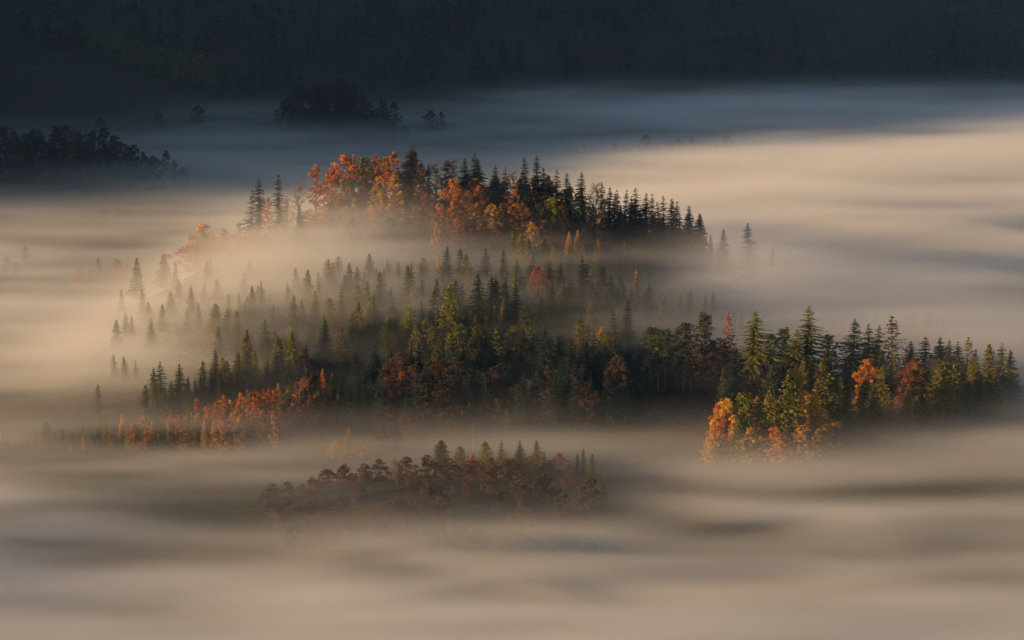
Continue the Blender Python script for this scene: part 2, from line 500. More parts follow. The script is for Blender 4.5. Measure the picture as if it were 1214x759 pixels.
# zone: where it is (words of the label), nearest and farthest depth in metres, group, and the trees:
# kind letter, colour, photograph column and row of the tip, height there, optional width factor
ZONES = [
 ("on the summit's left spur", 1090, 1190, "trees on the left spur of the summit", """
 s dk 296 222 66 .8;s dk 305.5 211 78;n dk 329.7 206 80;s dk 356 244 54;b go 240.5 264 46;t or 266.5 271 36;u or 259 280 24;e or 283 263 38;
 t or 318 233 54;e or 340 230 55;e or 352 214 52;t or 374 194 56 1.25;u rd 320 279 22 1.3;u yg 341 270 24 1.2;u or 366 262 26;u or 378 258 26 1.3;t or 390 262 22;
 u rd 348 276 20;u or 302 272 24;u or 278 276 24;u or 252 284 20 1.6;u rd 268 282 20 1.6;u or 292 278 22 1.6;u go 310 276 20 1.6;u or 334 276 20 1.6;u rd 350 270 22 1.6;u or 228 288 18 1.6;u or 372 272 20 1.8;u go 388 270 20 1.8;u or 402 266 20 1.8;u or 424 264 20 1.8;u rd 444 262 20 1.8""" ),
 ("in the orange grove crowning the summit", 1100, 1175, "autumn trees crowning the summit", """
 b or 409.5 182 66 1.1;b ol 428.5 184 66 .9;b or 393 203 52;t or 434 198 52;t or 443 181 70 .75;b or 456 184 72 .85;t go 447 208 58 1.1;t or 466 178 80 1.1;
 t go 469 202 64 1.2;w bk 482 170 86 1.0;b bk 487 178 76 .8;t br 500 191 66;b or 503 198 58 .7;n dk 508 194 62;e bk 518 190 62;t bk 527 189 60;e bk 535 186 62;
 s dk 548.6 187 60;s dk 561 180 72;s dk 568 188 66;s dk 500 230 40;s dk 516 230 40;b or 537 211 60;b rd 561 210 60;b rd 553 224 50;b or 536 241 40;b rd 586 212 54;b go 583 241 38 1.1;
 b go 561 244 34;b go 514 259 26 1.2;b yg 542 254 28 1.2;u or 532 272 22 1.6;u or 548 273 20 1.6;u or 559 270 24 1.1;u go 405 246 20;u yg 420 252 22 1.3;u or 439 247 24 1.4;
 u yg 487 264 18;u br 466 268 20 1.6;u or 496 284 14;u br 505 272 20 1.8;u br 520 276 18 1.6;t ol 418 222 36;t or 404 228 30;e rd 525 255 24;u rd 574 268 22 1.5;u or 590 274 18 1.4""" ),
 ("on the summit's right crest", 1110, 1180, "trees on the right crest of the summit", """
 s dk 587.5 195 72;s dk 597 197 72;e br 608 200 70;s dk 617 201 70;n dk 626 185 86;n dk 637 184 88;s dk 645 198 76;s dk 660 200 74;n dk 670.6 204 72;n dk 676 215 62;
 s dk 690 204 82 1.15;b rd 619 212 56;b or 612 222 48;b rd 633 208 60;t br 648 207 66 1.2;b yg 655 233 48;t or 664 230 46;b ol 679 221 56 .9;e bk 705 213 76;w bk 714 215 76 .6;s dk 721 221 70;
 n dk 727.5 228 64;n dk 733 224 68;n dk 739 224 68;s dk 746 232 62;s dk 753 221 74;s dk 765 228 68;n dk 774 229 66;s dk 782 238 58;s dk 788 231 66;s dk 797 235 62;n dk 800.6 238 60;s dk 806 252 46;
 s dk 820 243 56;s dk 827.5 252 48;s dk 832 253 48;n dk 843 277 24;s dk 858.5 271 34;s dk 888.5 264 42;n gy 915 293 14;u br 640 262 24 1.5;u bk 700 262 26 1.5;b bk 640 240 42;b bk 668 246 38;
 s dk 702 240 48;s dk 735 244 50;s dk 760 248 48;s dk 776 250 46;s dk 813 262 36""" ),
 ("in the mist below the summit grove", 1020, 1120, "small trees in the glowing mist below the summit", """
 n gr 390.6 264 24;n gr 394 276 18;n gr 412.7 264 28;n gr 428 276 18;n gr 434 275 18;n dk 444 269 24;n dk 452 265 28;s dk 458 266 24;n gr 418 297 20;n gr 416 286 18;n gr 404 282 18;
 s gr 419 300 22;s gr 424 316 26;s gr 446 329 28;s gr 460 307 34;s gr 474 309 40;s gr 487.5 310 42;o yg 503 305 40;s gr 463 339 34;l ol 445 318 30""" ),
 ("on the glowing mist slope at left", 945, 1090, "faint trees in the glowing mist of the left slope", """
 s gr 296 350 30;s gr 341 335 40;s gr 348.5 348 48;s gr 321 349 30;n gr 320 372 18;s gr 366.5 333 30;s gr 380 328 30;n gr 390 332 22;n gr 387.5 342 26;s gr 355 330 30;n gr 410 362 22;
 s gr 287 381 30;o ol 391 353 44;s dk 384 377 64 1.1;l ol 402 386 58 1.2;s dk 410 397 48;s dk 335 401 56;l ol 346 394 60;s dk 327 416 44 1.1;s dk 355 418 44 1.1;s dk 341 425 38;s gr 363 408 50;
 s dk 316 425 34;l ol 292 390 72;l yg 302 414 50;l ol 282 416 50 1.2;s gr 308 396 34;s gr 272 376 26;s gr 330 362 26;s gr 372 352 26;s gr 400 318 22""" ),
 ("on the middle slope among mist", 985, 1085, "trees on the middle slope", """
 s dk 528.6 292 64 1.15;l go 519 301 46;s dk 547.5 294 54 1.1;s dk 577.5 294 62 1.1;s dk 596 295 62;s dk 566 322 70 1.1;s dk 580.6 326 64;s dk 597 327 66;s dk 611 329 70;s dk 557 364 44 1.1;
 o yg 435 345 46;l yg 488.5 337 44;l yg 528.6 335 74 1.2;o yg 483 363 46 1.2;l go 459 372 20 1.1;s dk 459 379 42 1.1;s dk 510.7 340 56;s dk 521 365 54 1.1;s dk 503 368 50 1.2;s ol 444 365 46;s dk 429.5 387 46 1.1;
 s gr 470 352 30;s dk 540 330 40;s gr 500 330 40;l ol 545 350 46;s gr 456 350 30""" ),
 ("on the right middle slope", 985, 1095, "trees on the right middle slope", """
 l yg 609 274 44 1.2;l yg 618 275 48 1.2;l ol 625 281 44;s gr 584 277 34;l ol 645 279 44 1.2;l ol 659 285 44;l go 674 274 34;l go 684 272 34;l or 708.6 282 30;l yg 690 289 34;l yg 705 296 36;
 l yg 693 302 36;l ol 723 294 30;l ol 740 286 24;s dk 674 292 42;s dk 650 306 50;s dk 632 302 46;b rd 638.6 314 60 .8;s dk 613 306 50;s dk 631 301 56;s dk 652 308 60;s dk 665 311 58;b or 657 321 26 .8;b or 681 320 26 .8;
 s dk 670 346 38;s dk 681 341 44;s dk 692 303 74;s dk 708 336 46;s dk 711 306 34;s dk 725 326 56 1.1;s dk 738.5 336 44;s dk 747 341 40;s dk 756 344 38;s dk 766 339 44;s dk 771 335 48;s dk 788 350 32;s gr 797 354 26;
 l go 754.5 319 48;l yg 765 299 34;s gr 818.5 343 34 1.2;s gr 846 343 34 1.1;s gr 836 348 28;l yg 788 326 26;l yg 804 331 26;n gr 735 305 26;e br 640 335 50;l ol 700 352 50;l ol 733 362 40;s dk 720 348 42;s gr 808 348 26;l or 700 318 24""" ),
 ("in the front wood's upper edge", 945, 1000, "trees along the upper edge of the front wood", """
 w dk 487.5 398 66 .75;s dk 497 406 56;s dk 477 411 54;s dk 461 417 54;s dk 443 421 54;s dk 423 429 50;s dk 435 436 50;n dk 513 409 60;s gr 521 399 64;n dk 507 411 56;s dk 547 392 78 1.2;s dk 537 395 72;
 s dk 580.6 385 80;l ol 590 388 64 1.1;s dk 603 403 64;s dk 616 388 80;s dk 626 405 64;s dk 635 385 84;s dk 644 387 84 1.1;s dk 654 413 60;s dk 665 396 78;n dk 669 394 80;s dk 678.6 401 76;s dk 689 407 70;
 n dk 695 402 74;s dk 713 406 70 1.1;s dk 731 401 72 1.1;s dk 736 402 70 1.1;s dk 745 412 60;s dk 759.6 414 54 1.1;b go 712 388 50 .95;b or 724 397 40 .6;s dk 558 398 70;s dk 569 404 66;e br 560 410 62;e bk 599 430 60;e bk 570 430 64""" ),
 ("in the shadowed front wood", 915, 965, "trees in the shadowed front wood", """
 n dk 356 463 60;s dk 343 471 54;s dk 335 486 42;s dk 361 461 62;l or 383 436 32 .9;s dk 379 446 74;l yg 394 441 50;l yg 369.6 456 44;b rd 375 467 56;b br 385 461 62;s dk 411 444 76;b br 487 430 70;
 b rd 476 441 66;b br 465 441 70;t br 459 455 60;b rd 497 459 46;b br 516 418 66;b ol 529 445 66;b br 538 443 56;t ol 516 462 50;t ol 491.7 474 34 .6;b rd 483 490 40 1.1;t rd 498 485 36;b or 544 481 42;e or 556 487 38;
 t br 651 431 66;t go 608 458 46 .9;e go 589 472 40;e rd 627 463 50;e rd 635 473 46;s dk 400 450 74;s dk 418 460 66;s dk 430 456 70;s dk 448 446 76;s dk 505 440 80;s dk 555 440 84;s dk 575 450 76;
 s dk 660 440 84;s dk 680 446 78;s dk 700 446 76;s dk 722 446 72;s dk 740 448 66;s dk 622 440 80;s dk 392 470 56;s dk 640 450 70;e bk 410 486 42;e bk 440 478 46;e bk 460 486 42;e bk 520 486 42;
 e bk 570 480 44;e bk 600 486 40;e bk 645 480 44;e bk 670 482 40;s dk 715 462 46;s dk 697 470 40;s dk 755 446 40""" ),  # many autumn crowns browned here to stand in for the wood's shade
 ("on the misty lower left slope", 930, 1000, "trees fading in mist on the lower left slope", """
 s gr 135 419 34;s gr 147 422 36;s gr 160 425 30;s gr 116 455 34;s gr 190.6 428 60 1.1;s gr 181 434 50;s gr 210.6 430 58 1.1;s gr 241 427 50;s gr 255.5 414 60;s dk 248.6 437 46;s dk 262 440 44;s dk 271 441 44;
 s dk 239 444 44;n dk 232 447 40;s gr 171.6 455 50 1.1;s gr 185 450 46;s gr 196 457 44;s dk 283 429 56;s gr 222 446 44;s gr 202 450 40""" ),
 ("in the glowing autumn row at lower left", 895, 945, "autumn trees in the lower left row", """
 o ol 53 497 36;s ol 83 497 32;s ol 96.6 498 32;s ol 117 481 50;l ol 125 500 34;s gr 4 516 20;n gr 10 515 20;n gr 17 516 20;s gr 32 520 18;l ol 65 510 24;l or 84 521 20;l or 99 515 24;l go 129 504 30;
 l go 145 492 40;l go 156 497 36;l yg 144 500 30;l ol 163 496 38;l yg 170.6 498 34;l ol 192.7 485 44;l ol 212 495 40;l ol 224 488 44;l gr 271 484 40;l or 248.6 479 48;s ol 253 487 44;l or 202 482 48;t or 234 473 52;
 t or 227 504 32;t or 243 505 32;t or 266.5 469 56 1.1;t or 285 464 60;t or 293 482 46;s dk 286.5 497 32;t or 303 466 62;t go 317 460 40 .8;t or 323.6 459 66 1.1;l yg 316 473 44;t go 325 477 40;l yg 343 453 48;
 e or 353 450 66;e or 359 449 60;t or 310 484 46;t or 275 490 42;t or 258 496 38;t or 180 500 36;t or 262 478 46;t or 334 482 44;t rd 300 490 40;t rd 313 498 32;l ol 108 506 26;l ol 43 506 26;l ol 74 506 24""" ),
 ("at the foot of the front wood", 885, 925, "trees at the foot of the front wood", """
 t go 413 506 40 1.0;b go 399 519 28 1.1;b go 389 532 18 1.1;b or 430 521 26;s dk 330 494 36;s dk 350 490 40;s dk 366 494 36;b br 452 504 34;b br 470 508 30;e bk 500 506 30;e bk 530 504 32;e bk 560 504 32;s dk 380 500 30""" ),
 ("in the sunlit cluster at right", 885, 935, "trees in the sunlit cluster at right", """
 b go 866 471 74 .95;b or 853 496 46;b or 859 482 60;o yg 881 464 80 1.1;l yg 910 461 82 1.1;l yg 936 437 106 1.3;l go 951 466 76 1.2;l go 965 455 84;l ol 981 425 100 1.3;l ol 924 470 70;b go 895 490 54;l go 955 490 56;
 s dk 931.6 519 30 1.6;n dk 894 532 16 1.3;t go 876 500 46;t or 900 505 40;l ol 995 450 70;l ol 943 486 60;b or 880 510 36""" ),
 ("in the tall row at right", 925, 975, "tall trees of the right row", """
 p gr 773 389 76;x ol 781 385 80;p gr 789 391 76;p gr 811 384 82 1.15;x rd 820 392 74;p gr 835.5 373 82 1.05;x or 866.5 369 88;b rd 854 400 62;s ol 891 368 100 1.25;p gr 929 390 70;p gr 914 397 60;w ol 955 362 104 .95;
 s ol 943 390 84 1.2;w dk 1013 377 96 .9;s ol 1029 381 88 1.1;w ol 1041 385 86 .8;x ol 1060.5 374 100 1.4;s dk 1082.6 404 62 1.2;s dk 1096.6 399 70 1.2;s dk 1112 399 70 1.2;s ol 1127 402 70;w dk 1137 404 70 .8;
 x ol 1146.5 399 74 1.2;s gr 1155 413 56;w ol 1187.6 406 76 .8;s gr 1175 414 60;s gr 1198 414 60;p gr 984 398 60;u rd 859 453 16;s dk 765 420 56;s dk 800 420 50;b bk 845 420 48;b br 872 424 44;s dk 905 415 58;b br 826 430 38""" ),
 ("lower down the right row", 895, 945, "lower trees of the right row", """
 l ol 1026 450 70 1.2;l ol 1054 464 60 1.1;l ol 1095 449 66 1.2;l ol 1115 428 80 1.3;l ol 1135 431 72 1.2;l ol 1176 439 60 1.2;n gr 1161 443 50;w ol 1043 432 76 .7;l yg 984 440 80 1.2;b rd 1083 425 50 .9;b or 1029.5 424 46 .7;
 l ol 1005 460 64;l ol 1075 465 50;l gr 1150 450 54;e or 1055 480 50""" ),
 ("behind the right row, fading in mist", 1060, 1180, "faint trees behind the right row", """
 s gr 1083 367 50 1.3;s gr 1101 371 46 1.2;n gr 1112 374 40;s gr 1052 372 40;s gr 1036 369 40;s gr 1075 376 40;s gr 1118 380 36;s gr 1000 380 34;s gr 870 366 30;s gr 880 372 26""" ),
 ("on the brushy islet in front", 800, 850, "trees on the brushy islet in front", """
 o gr 523 524 40 1.2;o yg 545 531 26 1.2;o yg 576 521 40 1.0;s ol 593 520 40 1.0;s gr 615 523 40;s ol 635.5 520 42 1.1;b rd 663.6 534 30;n dk 684 533 34;n dk 692 531 36 1.2;s gr 703 536 40;s gr 712 556 30;u br 388 557 22 1.6;
 u br 407 551 26 1.3;b br 432 549 30 1.3;u br 449 546 28 1.5;b br 482 541 38 1.3;b br 506 538 42 1.1;b br 531 544 32 1.4;u rd 560 541 30 1.5;b br 583 539 34 1.1;u br 603 541 30 1.6;b br 627 543 34 1.2;u br 650 546 28 1.4;
 b br 674 549 30 1.1;s dk 482 571 34;s gr 716 572 22;e bk 500 572 34;s gr 562 534 26 .9;n gr 645 536 24;e br 470 540 34;e br 548 538 34;e br 612 536 32;u br 372 566 18 1.7;u bk 358 572 18 1.6""" ),
 ("in the bushy island in the left mist", 1300, 1370, "trees of the bushy island in the left mist", """
 s gr 117 304 34 1.1;b or 137 306 36 1.0;b or 150 313 28;b or 95 317 24 1.2;u gy 165 321 20 1.8;b gy 195 323 22;b or 110 317 26;b gy 30 291 24;b gy 8 304 20;b br 18 310 16;u gy 178 323 18 1.6;b rd 128 316 26;u or 142 320 20 1.6""" ),
 ("in the dark clump in the far mist", 2080, 2260, "trees of the dark clump in the far mist", """
 b bk 339 111 46;b bk 347 104 54;b bk 359 96 60;b bk 370 96 58;s bk 380 91 66 1.2;b bk 390 98 60;b bk 399 96 62;b bk 407 98 58;b bk 414 100 56;b bk 421 102 56;b bk 431 108 50;b bk 438 118 40;b bk 447 125 36;b bk 458 131 32;
 b bk 466 138 28;b bk 479 146 22;s gy 452 111 48;n gy 458 114 44;b gy 468 119 40;b gy 509 131 28 1.2;b gy 524 134 26;b bk 352 120 40;b bk 376 116 44;b bk 400 118 42;b bk 424 124 36""" ),
 ("in the dark wood at far left", 1720, 1880, "trees of the dark wood at far left", """
 b bk 5 148 70;b bk 16 147 70;b bk 28 150 66;b bk 40 147 70;b bk 52 150 66;b bk 64 148 68;b bk 76 151 66;b bk 88 149 68;b bk 100 151 66;b bk 112 153 64;b bk 124 156 62;b bk 136 159 58;b bk 148 162 56;b bk 160 165 54;b bk 172 170 48;
 b bk 184 175 44;b bk 196 180 38;b bk 207 186 32;b bk 217 191 26;t bk 24 170 50;t bk 66 172 46;t bk 72 170 48;t bk 79 173 46;t bk 86 171 48;t bk 93 174 46;t bk 100 172 48;t bk 107 174 46;b bk 130 178 40;b bk 152 184 36;b bk 176 190 30;
 b bk -8 150 66;b bk -20 148 68""" ),
 ("along the faint far bush line", 1930, 2060, "trees of the faint far bush line", """
 b gy 674 176 14 1.4;b gy 684 175 14;s gy 694 171 17;b gy 707 176 13 1.5;b gy 729 169 20 1.2;b gy 742 173 16 1.2;b gy 765 159 28 1.1;b gy 779 171 18 1.4;b gy 794 165 22;b gy 805 164 22;b gy 822 162 24;n gy 832 168 18;b gy 842 171 16;s gy 850 168 18;b gy 862 160 26 1.1;b gy 876 174 12 1.6""" ),
 ("standing alone in the far left mist", 1600, 2250, "lone far trees at left", """
 b bk 188 132 22 1.2;b bk 235 124 24 1.2;b bk 119 138 26;u gy 124 249 12 2;u gy 140 247 13 1.6;u gy 152 249 12 1.6""" ),
 ("on the dark mountainside at upper left", 2400, 2900, "large trees on the dark mountainside", """
 b ol 112 62 44 1.3;b ol 140 58 48 1.3;b ol 165 70 46 1.3;b ol 190 62 48 1.3;b ol 215 60 48 1.3;b ol 240 62 48 1.3;b bk 60 50 50 1.3;b bk 90 46 50 1.3;b bk 30 56 52 1.3;b bk 265 84 40 1.3;b bk 290 88 38 1.3;b br 78 78 40 1.3""" ),
]
ORD = ["leftmost", "second from left", "third from left", "fourth from left", "fifth from left", "sixth from left", "seventh from left", "eighth from left",
       "ninth from left", "tenth from left", "eleventh from left", "twelfth from left", "thirteenth from left", "fourteenth from left", "fifteenth from left",
       "sixteenth from left", "seventeenth from left", "eighteenth from left", "nineteenth from left", "twentieth from left", "twenty-first from left", "twenty-second from left",
       "twenty-third from left", "twenty-fourth from left", "twenty-fifth from left", "twenty-sixth from left", "twenty-seventh from left", "twenty-eighth from left", "twenty-ninth from left", "thirtieth from left"]

def plant(variant, colour, x, y, z, H, wf, label, group):
    name, cat, _ = KINDS[variant]
    Hp, parts = random.choice(PROTO[variant])
    root = bpy.data.objects.new(name, None)
    root.empty_display_size = 1.0
    COL.objects.link(root)
    k = H / Hp
    root.location = (x, y, z)
    wk = k * wf * rnd(0.93, 1.07)
    root.scale = (wk, wk, k)
    root.rotation_euler = (random.gauss(0, .028), random.gauss(0, .028), rnd(0, 6.283))
    root["label"], root["category"], root["group"] = label, cat, group
    c = COLOURS[colour][0]
    v, g = rnd(0.78, 1.25), rnd(0.9, 1.12)
    for pname, mesh in parts:
        o = bpy.data.objects.new(pname, mesh)
        COL.objects.link(o)
        o.parent = root
        o.color = (c[0] * v, c[1] * v * g, c[2] * v, 1) if pname in ("crown", "foliage") else (1, 1, 1, 1)
    return root

FILL = [   # how many, where, depths, group, columns, rows of the tips, heights, kinds with colours
 (64, "between the rows of the middle slope", 960, 1100, "trees filling the middle slope", (410, 745), (300, 395), (38, 62), "s dk,s gr,s gr,l ol,l yg,l ol,b ol,w gr"),
 (46, "amid the thin mist of the left slope", 950, 1090, "trees filling the left slope", (250, 440), (335, 425), (34, 56), "s gr,l ol,l yg,l yg,s gr,l ol"),
 (46, "deep within the front wood", 915, 985, "trees filling the front wood", (350, 745), (408, 468), (52, 74), "s dk,s dk,s dk,e bk,b br,b bk"),
 (60, "packed into the lower left autumn thicket", 895, 945, "trees filling the lower left row", (150, 372), (472, 508), (24, 54), "t or,b or,t rd,l go,b rd,l ol,e or,b or,u or"),
 (46, "low on the front of the summit grove", 1085, 1165, "trees filling the summit grove", (385, 670), (204, 264), (26, 44), "b or,b rd,b br,b go,b ol,t or"),
 (34, "at the golden base of the right cluster", 880, 925, "trees filling the right cluster", (842, 985), (468, 522), (36, 66), "b go,b or,l yg,b go,l yg,t go,l go"),
 (66, "within the brown thicket of the islet", 762, 850, "trees filling the islet", (318, 715), (552, 640), (26, 44), "u br,u bk,u br,e bk,u gy,b br"),
 (24, "filling gaps of the right row", 900, 970, "trees filling the right row", (850, 1180), (400, 465), (50, 74), "s ol,l ol,s dk,s gr,l gr"),
 (26, "drowned in mist on the left shoulder", 1000, 1165, "trees in the mist of the left shoulder", (135, 300), (300, 385), (28, 44), "s gr,l ol,s gr,l ol,l yg"),
 (16, "low on the left spur of the summit", 1110, 1185, "bushy trees low on the left spur", (235, 400), (262, 284), (22, 34), "b or,b go,t rd,b ol"),
 (16, "behind the summit's right crest", 1150, 1195, "trees behind the right crest", (575, 840), (205, 250), (50, 60), "s dk,n dk,e bk"),
]
rf = random.Random(99)
for count, where, dmin, dmax, group, cols, tips, hs, mix in FILL:
    items, mix = [], mix.split(",")
    for i in range(count):
        f = (i + rf.uniform(0.1, 0.9)) / count
        px = cols[0] + f * (cols[1] - cols[0])
        py = rf.uniform(*tips)
        if where.startswith("packed"):
            py = 512 - (px - 150) * 0.26 + rf.uniform(-14, 24)
            if px < 235:
                mix = 'l ol,l yg,l go,t or,s gr'.split(',')
            else:
                mix = 't or,b or,t rd,l go,t go,t or,e or,b or'.split(',')
        if where.startswith("behind"):
            py = 192 + 0.22 * (px - 575) + rf.uniform(4, 18)
        if where.startswith("amid"):
            py = 400 - 0.42 * (px - 240) + rf.uniform(-38, 58)
        if where.startswith("filling gaps") and px > 1080:
            py = min(py, 425)
        if where.startswith("within"):
            py = max(py, 552 + 0.22 * max(0, 420 - px))
        items.append("%s %.1f %.1f %.1f %.2f" % (rf.choice(mix), px, py, rf.uniform(*hs), rf.uniform(0.78, 1.5)))
    ZONES.append((where, dmin, dmax, group, ";".join(items)))

SPOTS = []
for where, dmin, dmax, group, text in ZONES:
    rows = []
    for item in text.replace("\n", " ").split(";"):
        q = item.split()
        if not q:
            continue
        rows.append((AB[q[0]], q[1], float(q[2]), float(q[3]), float(q[4]), float(q[5]) if len(q) > 5 else 1.0))
    sets = {}
    for r in rows:
        sets.setdefault((r[0], r[1]), []).append(r[2])
    for variant, colour, px, py0, hp, wf in rows:
        py = py0 + (rnd(-5, 9) if 'dark wood' in where or 'dark clump' in where else 0.0) + (rnd(-3, 3) if 'autumn row' in where or 'islet' in where else 0.0)
        D = min(max(ground_at(px, py + hp), dmin), dmax)
        d = ray(px, py)
        x, ytree = d.x * D, D
        zg = float(height(x, ytree))
        ztip = CAMZ + d.z * D
        H = ztip - zg
        lo, hi = 0.75 * hp * D / FPX, 1.7 * hp * D / FPX
        if H > hi:                              # the ground lies lower than the photograph lets one see: let the tree be a little taller
            H = hi
        H = max(H, lo)
        xs = sorted(sets[(variant, colour)])
        words = COLOURS[colour][1] + " " + KINDS[variant][2]
        label = words + " " + where
        if len(xs) > 1:
            label += ", " + ORD[xs.index(px)]
            if len(xs) == 2:
                label = label.replace("leftmost", "left one").replace("second from left", "right one")
        if variant == 'bush' and 'islet' in where:
            wf *= 0.72
        if 'row at right' in where or 'down the right row' in where:
            wf *= 1.25
        plant(variant, colour, x, ytree, max(zg, ztip - H) - 0.15, H, wf, label, group)
        SPOTS.append((where, variant, colour, px, py, hp, D, zg, H, ztip - zg))

# far wood on the mountainside: reads as one dark mass
def far_forest():
    V, F, T = [], [], []
    n = 0
    rs = random.Random(21)
    made = 0
    while made < 3600:
        x = rs.uniform(-900, 1100)
        y = rs.uniform(2480, 4100)
        w = float(fbm(x / 220.0, y / 220.0, 8.8)) + (0.10 if x < -120 else -0.02)
        if w < 0.51:
            continue
        z = float(height(x, y))
        if z < 10:
            continue
        made += 1
        H = rs.uniform(16, 30)
        con = rs.random() < 0.5
        rb = H * (0.15 if con else 0.27)
        tone = rs.uniform(0.3, 0.7)
        for k in range(40):
            t = rs.uniform(0.12, 1.0)
            pr = (1 - t) if con else math.sin(math.pi * min(1, 0.15 + 0.85 * t)) ** 0.6
            a = rs.uniform(0, 6.283)
            r = rb * pr * math.sqrt(rs.random())
            cx, cy2, cz = x + r * math.cos(a), y + r * math.sin(a), z + H * t
            s = H * 0.055 * (0.5 + pr)
            for _ in range(4):
                V.append((cx + rs.uniform(-s, s), cy2 + rs.uniform(-s, s), cz + rs.uniform(-s, s)))
            F.append((n, n + 1, n + 2, n + 3))
            T.append(min(1, max(0, tone + rs.uniform(-.12, .12))))
            n += 4
    m = bpy.data.meshes.new("forest")
    m.from_pydata(V, [], F)
    at = m.attributes.new("leaf_tone", 'FLOAT', 'FACE')
    at.data.foreach_set("value", np.array(T, np.float32))
    m.materials.append(M_LEAF)
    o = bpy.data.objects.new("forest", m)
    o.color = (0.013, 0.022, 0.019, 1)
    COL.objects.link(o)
    o["kind"] = "stuff"
    o["label"] = "dark distant wood covering the mountainside behind the valley"
    o["category"] = "forest"

far_forest()

def undergrowth():
    """heather, saplings and fallen leaves covering the knoll between the trunks"""
    rs = np.random.default_rng(77)
    n = 90000
    x = rs.uniform(-215, 200, n)
    y = rs.uniform(880, 1215, n)
    keep = (height(x, y) > 8.0) & (fbm(x / 14.0, y / 14.0, 2.2) > 0.40)
    x, y = x[keep], y[keep]
    n = len(x)
    big = fbm(x / 30.0, y / 30.0, 5.5)
    z = height(x, y) + rs.uniform(0, 1, n) ** 2 * (0.6 + 3.4 * np.clip(big - 0.3, 0, 1))
    c = np.stack([x, y, z], -1)
    d1 = rs.normal(size=(n, 3)); d1 /= np.linalg.norm(d1, axis=1)[:, None]
    d2 = np.cross(d1, rs.normal(size=(n, 3))); d2 /= np.linalg.norm(d2, axis=1)[:, None]
    s1, s2 = rs.uniform(.35, .9, (n, 1)), rs.uniform(.25, .6, (n, 1))
    V = np.stack([c - d1 * s1, c - d2 * s2, c + d1 * s1, c + d2 * s2], 1).reshape(-1, 3)
    F = np.arange(4 * n).reshape(-1, 4)
    m = bpy.data.meshes.new("undergrowth")
    m.from_pydata(V.tolist(), [], F.tolist())
    at = m.attributes.new("leaf_tone", 'FLOAT', 'FACE')
    at.data.foreach_set("value", np.clip(big + rs.normal(0, .2, n), 0, 1).astype(np.float32))
    m.materials.append(M_LEAF)
    o = bpy.data.objects.new("undergrowth", m)
    o.color = (0.070, 0.042, 0.018, 1)
    COL.objects.link(o)
    o["kind"] = "stuff"
    o["label"] = "brown heather and saplings covering the knoll between the trees"
    o["category"] = "undergrowth"

undergrowth()
HAZE = True

# ---------------------------------------------------------------- mist: its density is worked out on a grid and stored on the object
def mist_material():
    m = bpy.data.materials.new("ground_mist")
    m.use_nodes = True
    nt = m.node_tree
    nt.nodes.clear()
    out = nt.nodes.new("ShaderNodeOutputMaterial")
    pv = nt.nodes.new("ShaderNodeVolumePrincipled")
    pv.inputs["Color"].default_value = (0.97, 0.97, 0.97, 1)
    pv.inputs["Density"].default_value = 1.0
    pv.inputs["Anisotropy"].default_value = 0.15
    nt.links.new(pv.outputs[0], out.inputs["Volume"])
    return m

M_MIST = mist_material()

